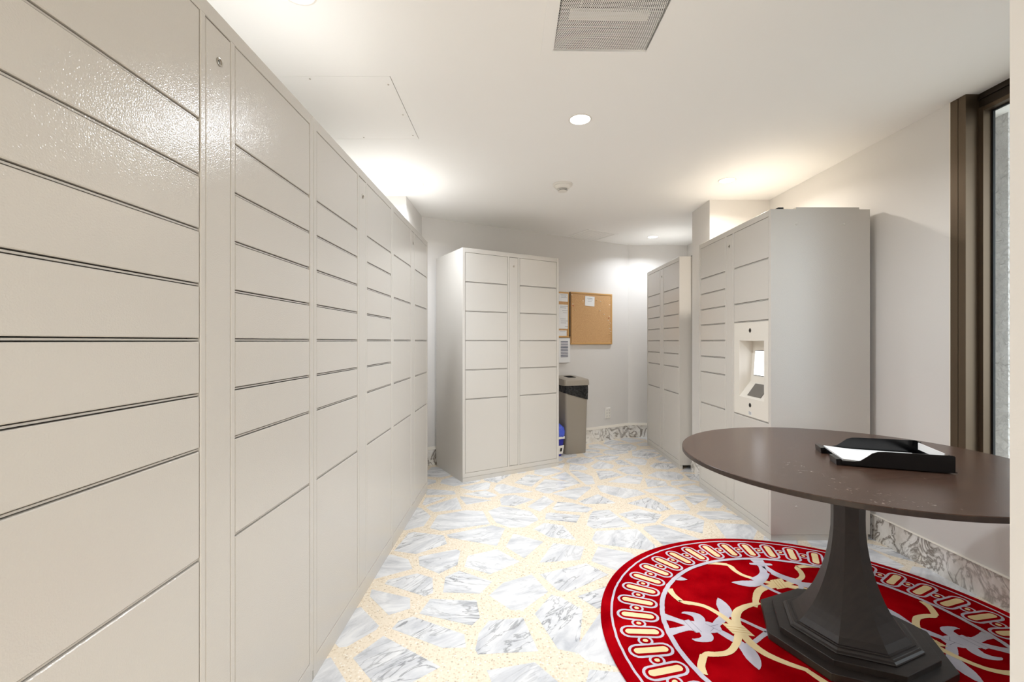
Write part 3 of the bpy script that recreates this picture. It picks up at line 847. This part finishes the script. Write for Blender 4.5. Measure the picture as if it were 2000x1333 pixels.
def motif(ang, fleur):
    zl, zc = (ZP + DZ * 2, ZP + DZ * 4) if fleur else (ZP + DZ * 3, ZP + DZ * 1.5)
    sh = 0.0 if fleur else 0.040                 # the scroll pair sits a little further out
    b = MB()
    for s in (1, -1):
        # stem with leaf
        ribbon(b, [(0.430 + sh * 1.3, s * 0.012, 0.013), (0.400 + sh, s * 0.045, 0.017), (0.368 + sh * 0.7, s * 0.085, 0.018), (0.352 + sh * 0.6, s * 0.125, 0.026), (0.350 + sh * 0.6, s * 0.165, 0.025), (0.350 + sh * 0.7, s * 0.200, 0.014), (0.352 + sh * 0.7, s * 0.222, 0.001)], zl, LAV)
        ribbon(b, [(0.352 + sh, s * 0.100, 0.012), (0.305 + sh * 0.6, s * 0.066, 0.0095), (0.262 + sh * 0.3, s * 0.026, 0.0095), (0.235, s * 0.004, 0.012)], zl + DZ * 0.3, LAV)
        if fleur:
            ribbon(b, [(0.618, s * 0.050, 0.022), (0.580, s * 0.034, 0.016), (0.545, s * 0.017, 0.016), (0.515, s * 0.010, 0.018)], zl, LAV)
            ribbon(b, [(0.492, s * 0.012, 0.014), (0.478, s * 0.045, 0.022), (0.482, s * 0.070, 0.021), (0.505, s * 0.084, 0.013), (0.527, s * 0.087, 0.008), (0.540, s * 0.082, 0.002)], zl, LAV)
        else:
            ribbon(b, [(0.560, s * 0.004, 0.014), (0.520, s * 0.014, 0.016), (0.480, s * 0.028, 0.017), (0.440, s * 0.060, 0.018), (0.405, s * 0.110, 0.020)], zl + DZ * 0.15, LAV)
    if fleur:
        ribbon(b, [(0.545, 0, 0.030), (0.515, 0, 0.033), (0.480, 0, 0.034), (0.450, 0, 0.036), (0.425, 0, 0.026), (0.408, 0, 0.010)], zl + DZ * 0.7, LAV)
        ribbon(b, [(0.532, -0.036, 0.011), (0.515, 0.0, 0.012), (0.503, 0.040, 0.011)], zl + DZ * 1.2, LAV, sharp=True)
        for (p, q) in (((0.545, -0.034), (0.516, 0.042)), ((0.520, -0.038), (0.492, 0.036)), ((0.462, -0.022), (0.436, 0.004)), ((0.436, 0.004), (0.416, 0.022)), ((0.446, -0.006), (0.412, -0.022)), ((0.456, 0.028), (0.436, 0.004))):
            ribbon(b, [(*p, 0.0011), (*q, 0.0011)], zl + DZ * 1.6, LAVL, sharp=True)
    else:
        ribbon(b, [(0.628, 0, 0.034), (0.600, 0, 0.030), (0.570, 0, 0.026), (0.545, 0, 0.023)], zl + DZ * 0.5, LAV)
        ribbon(b, [(0.569, -0.056, 0.003), (0.569, -0.048, 0.0095), (0.569, 0, 0.011), (0.569, 0.048, 0.0095), (0.569, 0.056, 0.003)], zl + DZ, LAV)
        for z_ in (0.581, 0.557): ribbon(b, [(z_, -0.034, 0.0010), (z_, 0.034, 0.0010)], zl + DZ * 1.5, LAVL, sharp=True)
    b.build('fleur_motif' if fleur else 'scroll_motif', rug).rotation_euler = (0, 0, ang)
    # cream lattice: two crossing strands and the tie that binds them
    for s in (1, -1):
        b = MB(); e = sh * 0.8
        ribbon(b, [(0.552 + e * 0.5, s * 0.270, 0.016), (0.545 + e * 0.6, s * 0.225, 0.013), (0.522 + e, s * 0.172, 0.013)], zc, CREAM)
        ribbon(b, [(0.533 + e, s * 0.176, 0.0025), (0.505 + e, s * 0.164, 0.013), (0.470 + e, s * 0.160, 0.0125), (0.425 + e, s * 0.142, 0.012), (0.383 + e, s * 0.092, 0.0125), (0.352 + e, s * 0.030, 0.015),
                   (0.338 + e * 0.9, -s * 0.020, 0.016), (0.325 + e * 0.7, -s * 0.080, 0.017), (0.298 + e * 0.4, -s * 0.130, 0.016), (0.250, -s * 0.170, 0.0135), (0.184, -s * 0.204, 0.010)], zc + (DZ * 0.3 if s > 0 else 0), CREAM)
        b.build('cream_strand', rug).rotation_euler = (0, 0, ang)
    b = MB(); e = sh * 0.95
    poly = [(0.396 + e, -0.033), (0.352 + e, -0.031), (0.316 + e, -0.028), (0.306 + e, 0.002), (0.294 + e, 0.037), (0.340 + e, 0.034), (0.374 + e, 0.031), (0.384 + e, 0.0)]
    fill(b, poly, zc + DZ * 1.2, CREAM)
    for t in (-0.013, 0.003, 0.018):
        ribbon(b, [(0.388 + e - t * 0.3, t - 0.002, 0.0012), (0.308 + e - t * 0.3, t + 0.003, 0.0012)], zc + DZ * 1.6, CREAML, sharp=True)
    b.build('cream_tie', rug).rotation_euler = (0, 0, ang)
motif(radians(172.5), True); motif(radians(-3.5), True); motif(radians(86.2), False); motif(radians(-93.5), False)
for a in (135.5, 43, -48, -138):
    b = MB(); ribbon(b, [(0.625, 0, 0.026), (0.607, -0.006, 0.021), (0.590, -0.013, 0.012), (0.576, -0.020, 0.001)], ZP + DZ * 3, LAV)
    b.build('thorn_motif', rug).rotation_euler = (0, 0, radians(a))

# ------------------------------------------------------------------ pedestal table
TX, TY, TT = 1.287, 1.727, 0.716
table = thing('pedestal_table', 'dark brown round pedestal table standing on the red rug', 'table', (TX, TY, 0))
b = MB(); R = 0.594
b.lathe([(R - 0.004, TT - 0.0185), (R, TT - 0.0165), (R, TT - 0.002)], 128, EDGE, cap0=True, cap1=False)
b.lathe([(R, TT - 0.002), (R - 0.002, TT), (0.3, TT), (0.002, TT)], 128, TABLE, cap0=False, cap1=True)
o = b.build('tabletop', table); autosmooth(o, 40)
o.rotation_euler = (0, 0, radians(12))
zb = ZP + 0.003
def octa(name, prof):
    b = MB(); b.lathe(prof, 8, PED, cap0=True, cap1=True)
    return b.build(name, table)
octa('base_slab', [(0.300, zb), (0.304, zb + 0.003), (0.305, 0.0435), (0.3035, 0.045)])
octa('base_slab', [(0.260, 0.045), (0.261, 0.0655), (0.2595, 0.067)])
octa('base_moulding', [(0.219, 0.067), (0.2205, 0.0705), (0.2185, 0.073), (0.2105, 0.0765), (0.2065, 0.0815), (0.2045, 0.0832), (0.196, 0.0836), (0.195, 0.0868), (0.186, 0.087)])
prof = [(0.187, 0.087), (0.170, 0.105), (0.1525, 0.128), (0.1375, 0.150), (0.1245, 0.172), (0.1115, 0.198), (0.098, 0.232), (0.085, 0.270), (0.0745, 0.310), (0.0665, 0.350), (0.0605, 0.390), (0.0555, 0.440), (0.0545, 0.490), (0.0550, 0.540), (0.0575, 0.590), (0.0625, 0.640), (0.070, TT - 0.019)]
octa('column', prof)

# letter tray
fx, fy = 0.9417, -0.3364
ta = atan2(fy, fx)
TRX, TRY = 1.365, 1.672
tray = thing('letter_tray', 'black plastic letter tray lying on the round table', 'letter tray', (TRX, TRY, TT), ta)
Lh, Wh, th = 0.162, 0.127, 0.0035
b = MB()
b.box(-Lh + 0.010, Lh, -Wh, Wh, 0.004, 0.0075, TRAYP)
for sx in (-0.12, 0.14):
    for sy in (-0.11, 0.11): b.box(sx - 0.008, sx + 0.008, sy - 0.008, sy + 0.008, 0.0, 0.004, TRAYP)
b.build('tray_base', tray)
def side(s):
    b = MB()
    top = [(-Lh, 0.017), (-Lh + 0.045, 0.0175), (-Lh + 0.062, 0.022), (-Lh + 0.080, 0.036), (-Lh + 0.096, 0.050), (-Lh + 0.112, 0.0565), (-Lh + 0.135, 0.0585), (Lh - 0.008, 0.061), (Lh - 0.002, 0.0595), (Lh, 0.056)]
    ys = (s * Wh, s * (Wh - th))
    V = []
    for y in ys:
        V += [(x, y, 0.0045) for x, z in top] + [(x, y, z) for x, z in top]
    n = len(top); F = []
    for i in range(n - 1):
        F += [(i, i + 1, n + i + 1, n + i), (2 * n + i, 3 * n + i, 3 * n + i + 1, 2 * n + i + 1), (n + i, n + i + 1, 3 * n + i + 1, 3 * n + i), (i, 2 * n + i, 2 * n + i + 1, i + 1)]
    F += [(0, n, 3 * n, 2 * n), (n - 1, 3 * n - 1, 4 * n - 1, 2 * n - 1)]
    b.add(V, F, TRAYP)
    b.box(-Lh + 0.04, Lh + 0.004, min(s * Wh, s * (Wh + 0.003)), max(s * Wh, s * (Wh + 0.003)), 0.0045, 0.0075, TRAYP)
    o = b.build('tray_side', tray); recalc(o); autosmooth(o, 30)
side(1); side(-1)
b = MB()
b.box(Lh - th, Lh, -Wh + th, Wh - th, 0.0045, 0.030, TRAYP)
b.box(Lh - th, Lh, Wh - th - 0.03, Wh - th, 0.030, 0.060, TRAYP); b.box(Lh - th, Lh, -Wh + th, -Wh + th + 0.03, 0.030, 0.0575, TRAYP)
b.build('tray_back', tray)
for s in (1, -1):
    b = MB()
    y0_, y1_ = (0.052, Wh) if s > 0 else (-Wh, -0.052)
    b.add([(-Lh - 0.010, y0_, 0.001), (-Lh - 0.010, y1_, 0.001), (-Lh - 0.012, y1_, 0.022), (-Lh - 0.012, y0_, 0.022),
           (-Lh + 0.012, y0_, 0.001), (-Lh + 0.012, y1_, 0.001), (-Lh + 0.004, y1_, 0.0235), (-Lh + 0.004, y0_, 0.0235)],
          [(0, 1, 2, 3), (3, 2, 6, 7), (7, 6, 5, 4), (0, 3, 7, 4), (1, 5, 6, 2), (0, 4, 5, 1)], TRAYP)
    o = b.build('front_lip', tray); recalc(o)

def sheet(name, label, L0, L1, w0, w1, zf, n, thick, root_loc, rz, parent_group=None):
    """curved stack of paper: zf(t) gives its height along the length"""
    b = MB(); V = []; F = []
    for i in range(n + 1):
        t = i / n; x = L0 + (L1 - L0) * t; z = zf(t)
        V += [(x, w0, z), (x, w1, z), (x, w0, z + thick), (x, w1, z + thick)]
    for i in range(n):
        k = 4 * i; j = k + 4
        F += [(k, k + 1, j + 1, j), (k + 2, j + 2, j + 3, k + 3), (k, j, j + 2, k + 2), (k + 1, k + 3, j + 3, j + 1)]
    F += [(0, 2, 3, 1), (4 * n, 4 * n + 1, 4 * n + 3, 4 * n + 2)]
    b.add(V, F, PAPER)
    o = b.build(name); o.location = root_loc; o.rotation_euler = (0, 0, rz)
    autosmooth(o, 40)
    tag(o, label, 'paper')
    return o
sheet('paper_stack', 'white sheets of paper lying flat in the black letter tray', -0.148, 0.140, -0.108, 0.112, lambda t: 0.0078 + 0.007 * max(0, 0.3 - t) / 0.3, 12, 0.006, (TRX, TRY, TT), ta)
sheet('folded_paper', 'white folded paper standing upright at the back of the letter tray', 0.150, 0.1525, -0.088, 0.088, lambda t: 0.0335, 2, 0.0255, (TRX, TRY, TT), ta)

# ------------------------------------------------------------------ corkboards and papers on the back wall
bd = Vector((BR[0] - BL[0], BR[1] - BL[1], 0)).normalized()
def at_wall(px):
    """distance along the back wall (from its left end) that shows at pixel column px"""
    t = (px - 1000) / 880
    return (BL[0] - t * BL[1]) / (t * bd.y - bd.x)
WA = atan2(bd.y, bd.x)
def wallM(s, z, off=0.0):
    p = Vector((BL[0], BL[1], 0)) + bd * s + Vector((bd.y, -bd.x, 0)) * off
    return (p.x, p.y, z)
def board(label, s0, s1, z0, z1, depth):
    r = thing('corkboard', label, 'corkboard', wallM((s0 + s1) / 2, (z0 + z1) / 2), WA)
    hx, hz = (s1 - s0) / 2, (z1 - z0) / 2; fw = 0.018
    b = MB(); b.box(-hx + fw, hx - fw, -depth + 0.005, -0.0005, -hz + fw, hz - fw, CORK); b.build('cork_sheet', r)
    b = MB(); b.cbox(-hx, hx, -depth, -0.0005, hz - fw, hz, WOODF, 0.002); b.cbox(-hx, hx, -depth, -0.0005, -hz, -hz + fw, WOODF, 0.002)
    b.cbox(hx - fw, hx, -depth, -0.0005, -hz + fw, hz - fw, WOODF, 0.002); b.cbox(-hx, -hx + fw * 0.4, -depth, -0.0005, -hz + fw, hz - fw, WOODF, 0.002)
    b.build('board_frame', r)
    return r
sR0, sR1 = at_wall(1112.2), at_wall(1193.5)
board('wide tan corkboard with pins and one white note, right of slanted locker', sR0, sR1, 1.122, 1.708, 0.022)
sL1 = sR0 - 0.014
board('tan corkboard covered with papers, half hidden behind slanted locker', sL1 - 0.60, sL1, 1.198, 1.700, 0.018)
b = MB(); b.box(-0.006, 0.006, -0.020, -0.0006, -0.245, 0.245, BLACKGAP); o = b.build('black_strip'); o.location = wallM(sR0 - 0.007, 1.455); o.rotation_euler = (0, 0, WA)
tag(o, 'thin black strip between the two corkboards', 'strip')
def note(label, s0, s1, z0, z1, off, lines, ink=INK, lw=0.003, rz=0.0):
    b = MB(); hx, hz = (s1 - s0) / 2, (z1 - z0) / 2
    b.box(-hx, hx, -0.0012, 0, -hz, hz, PAPER)
    for (f0, f1, fz) in lines:
        zz = -hz + 2 * hz * fz
        b.box(-hx + 2 * hx * f0, -hx + 2 * hx * f1, -0.0016, -0.001, zz - lw / 2, zz + lw / 2, ink)
    o = b.build('pinned_paper'); o.location = wallM((s0 + s1) / 2, (z0 + z1) / 2, off); o.rotation_euler = (0, rz, WA)
    tag(o, label, 'paper', 'papers pinned on the corkboards')
def zz(px, py):
    s = at_wall(px); y = BL[1] + bd.y * s
    return H + (667 - py) * y / 880
pl = at_wall(1083)
note('small white note near the top of the half hidden corkboard', pl, at_wall(1108), zz(1100, 590), zz(1100, 572.5), 0.0145, [(0.4, 0.9, 0.75), (0.45, 0.85, 0.6), (0.45, 0.9, 0.45)], rz=0.02)
note('long pale printed sheet in the middle of the half hidden corkboard', pl, at_wall(1109.8), zz(1100, 643), zz(1100, 596), 0.0145, [(0.35, 0.95, 0.93), (0.35, 0.8, 0.86), (0.5, 0.9, 0.75), (0.55, 0.85, 0.66), (0.35, 0.75, 0.4), (0.4, 0.95, 0.32), (0.4, 0.8, 0.24), (0.7, 0.95, 0.08)])
note('blank white slip at the bottom of the half hidden corkboard', pl, at_wall(1105), zz(1100, 659), zz(1100, 646.5), 0.0145, [(0.4, 0.9, 0.8)])
note('white sheet with dark ruled rows hanging under the half hidden corkboard', pl, at_wall(1111.2), zz(1100, 709), zz(1100, 661.5), 0.019, [(0.35, 0.86, 0.86 - 0.062 * i) for i in range(11)], INKB, 0.0075)
note('single white note pinned alone on the wide corkboard', at_wall(1140.5), at_wall(1159), zz(1150, 599), zz(1150, 580), 0.0185, [(0.22, 0.78, 0.78), (0.3, 0.8, 0.64), (0.3, 0.7, 0.5)], rz=0.03)
PINM = [plain('pin_white', rgb(238, 226, 205), 0.3), plain('pin_red', rgb(170, 50, 36), 0.3), plain('pin_clear', rgb(226, 200, 150), 0.25)]
pins = [(1136, 589, 0, 'white pushpin just left of the single note'), (1163, 587.5, 2, 'amber pushpin just right of the single note'), (1170, 590, 0, 'white pushpin second to the right of the single note'),
        (1116, 595, 0, 'white pushpin by the left edge, above the red one'), (1117, 598.5, 1, 'red pushpin near the left edge of the wide corkboard'), (1121, 607, 2, 'amber pushpin lowest of three by the left edge'),
        (1169, 608, 0, 'white pushpin below and right of the single note, upper of a slanting pair'), (1177, 615, 0, 'white pushpin, lower of a slanting pair right of centre'), (1187.5, 597, 0, 'white pushpin highest by the right edge of the wide corkboard'),
        (1187, 619, 0, 'white pushpin by the right edge, directly above the red one'), (1186.5, 622.5, 1, 'red pushpin near the right edge of the wide corkboard'), (1185, 627, 0, 'white pushpin by the right edge, directly below the red one'),
        (1189, 632, 0, 'white pushpin second below the red one by the right edge'), (1187, 636, 2, 'amber pushpin third below the red one by the right edge'), (1188, 643, 0, 'white pushpin between the two lower amber pins, upper one'),
        (1190, 648.5, 0, 'white pushpin nearest the right frame, above the lowest amber pin'), (1187.5, 653, 2, 'amber pushpin lowest by the right edge of the wide corkboard'), (1150, 580.6, 0, 'white pushpin holding the top of the single note'), (1114, 577, 0, 'white pushpin in the top left corner of the wide corkboard')]
pm = {}
for px, py, c, lab in pins:
    if c not in pm:
        b = MB(); b.lathe([(0.0008, 0), (0.0045, 0.0012), (0.003, 0.003), (0.0024, 0.009), (0.0048, 0.012), (0.0035, 0.0135)], 10, PINM[c])
        b.v = [(x, -z, y) for x, y, z in b.v]
        me = bpy.data.meshes.new('pushpin'); me.from_pydata(b.v, [], b.f); me.materials.append(PINM[c]); me.update(); pm[c] = me
    o = link('pushpin', pm[c]); s_ = at_wall(px)
    o.location = wallM(s_, zz(px, py), 0.0175); o.rotation_euler = (0, 0, WA)
    tag(o, lab, 'pushpin', 'pushpins in the wide corkboard')

# six-way wall outlet
sO = at_wall(1186.8)
ot = thing('wall_outlet', 'white six socket outlet low on the wall right of the trash can', 'outlet', wallM(sO, 0.318), WA)
b = MB(); b.cbox(-0.040, 0.040, -0.008, -0.0005, -0.062, 0.062, OFFW, 0.003); b.build('cover_plate', ot)
for i in (-1, 1):
    for j in (-1, 0, 1):
        b = MB(); cx, cz = i * 0.017, j * 0.034
        b.box(cx - 0.012, cx + 0.012, -0.0095, -0.008, cz - 0.012, cz + 0.012, OFFW)
        b.box(cx - 0.006, cx - 0.004, -0.0099, -0.009, cz - 0.003, cz + 0.006, DARKM); b.box(cx + 0.004, cx + 0.006, -0.0099, -0.009, cz - 0.003, cz + 0.006, DARKM)
        b.box(cx - 0.002, cx + 0.002, -0.0099, -0.009, cz - 0.009, cz - 0.005, DARKM)
        b.build('socket', ot)

# ------------------------------------------------------------------ trash can and blue bin
def rrect(hx, hy, r, n=4):
    out = []
    for cx, cy, a0 in ((hx - r, hy - r, 0), (-hx + r, hy - r, pi / 2), (-hx + r, -hy + r, pi), (hx - r, -hy + r, 3 * pi / 2)):
        for k in range(n + 1):
            a = a0 + pi / 2 * k / n; out.append((cx + r * cos(a), cy + r * sin(a)))
    return out
def loft(b, sections, mat, cap0=True, cap1=True):
    n = len(sections[0][0]); V = []; F = []
    for poly, z in sections: V += [(x, y, z if not callable(z) else z(x, y)) for x, y in poly]
    for i in range(len(sections) - 1):
        for k in range(n):
            kk = (k + 1) % n; F.append((i * n + k, i * n + kk, (i + 1) * n + kk, (i + 1) * n + k))
    if cap0: F.append(tuple(reversed(range(n))))
    if cap1: F.append(tuple(range((len(sections) - 1) * n, len(sections) * n)))
    b.add(V, F, mat)
ca = radians(22)
cw, cd = 0.124, 0.147
cc = Vector((0.663, 4.625, 0)) + Vector((-sin(ca), cos(ca), 0)) * cd
can = thing('trash_can', 'tall grey plastic trash can with black bag beside the slanted locker', 'trash can', (cc.x, cc.y, 0), ca)
b = MB(); loft(b, [(rrect(cw - 0.008, cd - 0.008, 0.022), 0.0), (rrect(cw - 0.004, cd - 0.004, 0.025), 0.006), (rrect(cw + 0.010, cd + 0.012, 0.028), 0.70)], CANP)
o = b.build('can_body', can); autosmooth(o, 40)
b = MB()
def bagz(x, y): return 0.600 - 0.035 * (x / cw) + (0.02 if y > 0 else 0.0) - 0.018 * (1 if x > cw * 0.5 else 0) + 0.012 * sin(40 * x + 23 * y)
loft(b, [(rrect(cw + 0.0135, cd + 0.0155, 0.03, 6), bagz), (rrect(cw + 0.017, cd + 0.018, 0.03, 6), 0.66), (rrect(cw + 0.015, cd + 0.016, 0.03, 6), 0.706)], BAG, False, True)
o = b.build('bag_liner', can); autosmooth(o, 60); o['label'] = 'glossy black bag folded over the rim'
# lid with a swing opening
b = MB()
sec = [(rrect(cw + 0.026, cd + 0.026, 0.035), 0.705), (rrect(cw + 0.024, cd + 0.024, 0.035), 0.750), (rrect(cw + 0.018, cd + 0.018, 0.034), lambda x, y: 0.764 + 0.02 * (y + cd) / (2 * cd)),
       (rrect(cw - 0.02, cd - 0.03, 0.03), lambda x, y: 0.770 + 0.022 * (y + cd) / (2 * cd))]
loft(b, sec, CANP, False, False)
outer = sec[-1][0]
hole = [(0.010 + 0.062 * cos(atan2(y, x)) * (1.0 if x > -0.02 else 1.1), 0.01 + 0.075 * sin(atan2(y, x))) for x, y in outer]
zt = lambda x, y: 0.770 + 0.022 * (y + cd) / (2 * cd)
n = len(outer)
V = [(x, y, zt(x, y)) for x, y in outer] + [(x, y, zt(x, y)) for x, y in hole] + [(x, y, zt(x, y) - 0.03) for x, y in hole]
b.add(V, [(i, (i + 1) % n, n + (i + 1) % n, n + i) for i in range(n)] , CANP)
b.add(V, [(n + i, n + (i + 1) % n, 2 * n + (i + 1) % n, 2 * n + i) for i in range(n)], DARKM)  # near-black colour paints the darkness inside the lid opening
b.add([(x, y, zt(x, y) - 0.028) for x, y in hole], [tuple(range(n))], DARKM)
o = b.build('lid', can); autosmooth(o, 40)

ba = radians(29)
bc = Vector((0.388, 4.60, 0))
bn = thing('recycling_bin', 'small blue recycling bin tucked between trash can and slanted locker', 'bin', (bc.x, bc.y, 0), ba)
bw, bdp = 0.078, 0.105
b = MB(); loft(b, [(rrect(bw - 0.004, bdp - 0.004, 0.015), 0.0), (rrect(bw, bdp, 0.016), 0.02), (rrect(bw + 0.017, bdp + 0.02, 0.018), 0.19)], BLUE, True, True); o = b.build('bin_body', bn); autosmooth(o, 40)
b = MB(); loft(b, [(rrect(bw + 0.024, bdp + 0.026, 0.02), 0.178), (rrect(bw + 0.024, bdp + 0.026, 0.02), 0.200), (rrect(bw + 0.012, bdp + 0.014, 0.018), 0.203)], OFFW, True, True); o = b.build('bin_rim', bn); autosmooth(o, 40); o['label'] = 'white rim'
b = MB(); b.add([(bw + 0.0035, -bdp - 0.003, 0.022), (bw + 0.0025, bdp, 0.022), (bw + 0.0125, bdp + 0.01, 0.11), (bw + 0.0135, -bdp - 0.012, 0.11)], [(0, 1, 2, 3)], OFFW)
b.add([(-bw, -bdp - 0.004, 0.022), (bw + 0.0035, -bdp - 0.004, 0.022), (bw + 0.0125, -bdp - 0.0135, 0.11), (-bw - 0.01, -bdp - 0.0135, 0.11)], [(0, 1, 2, 3)], OFFW)
b.add([(bw - 0.035, -bdp - 0.0085, 0.05), (bw - 0.012, -bdp - 0.0085, 0.05), (bw - 0.008, -bdp - 0.0125, 0.085), (bw - 0.031, -bdp - 0.0125, 0.085)], [(0, 1, 2, 3)], DARKM)
b.build('white_label', bn)['label'] = 'white printed label'
b = MB()
sec = []
for i, (e, z) in enumerate(((0.022, 0.195), (0.030, 0.215), (0.026, 0.25), (0.016, 0.29), (-0.010, 0.325), (-0.04, 0.338))):
    P = rrect(bw + e, bdp + e, 0.03, 5)
    sec.append(([(x + 0.005 * sin(70 * y + i), y + 0.005 * sin(60 * x + 2 * i)) for x, y in P], z))
loft(b, sec, BLUEBAG, True, True); o = b.build('blue_bag', bn); autosmooth(o, 60); o['label'] = 'crumpled translucent blue bag'
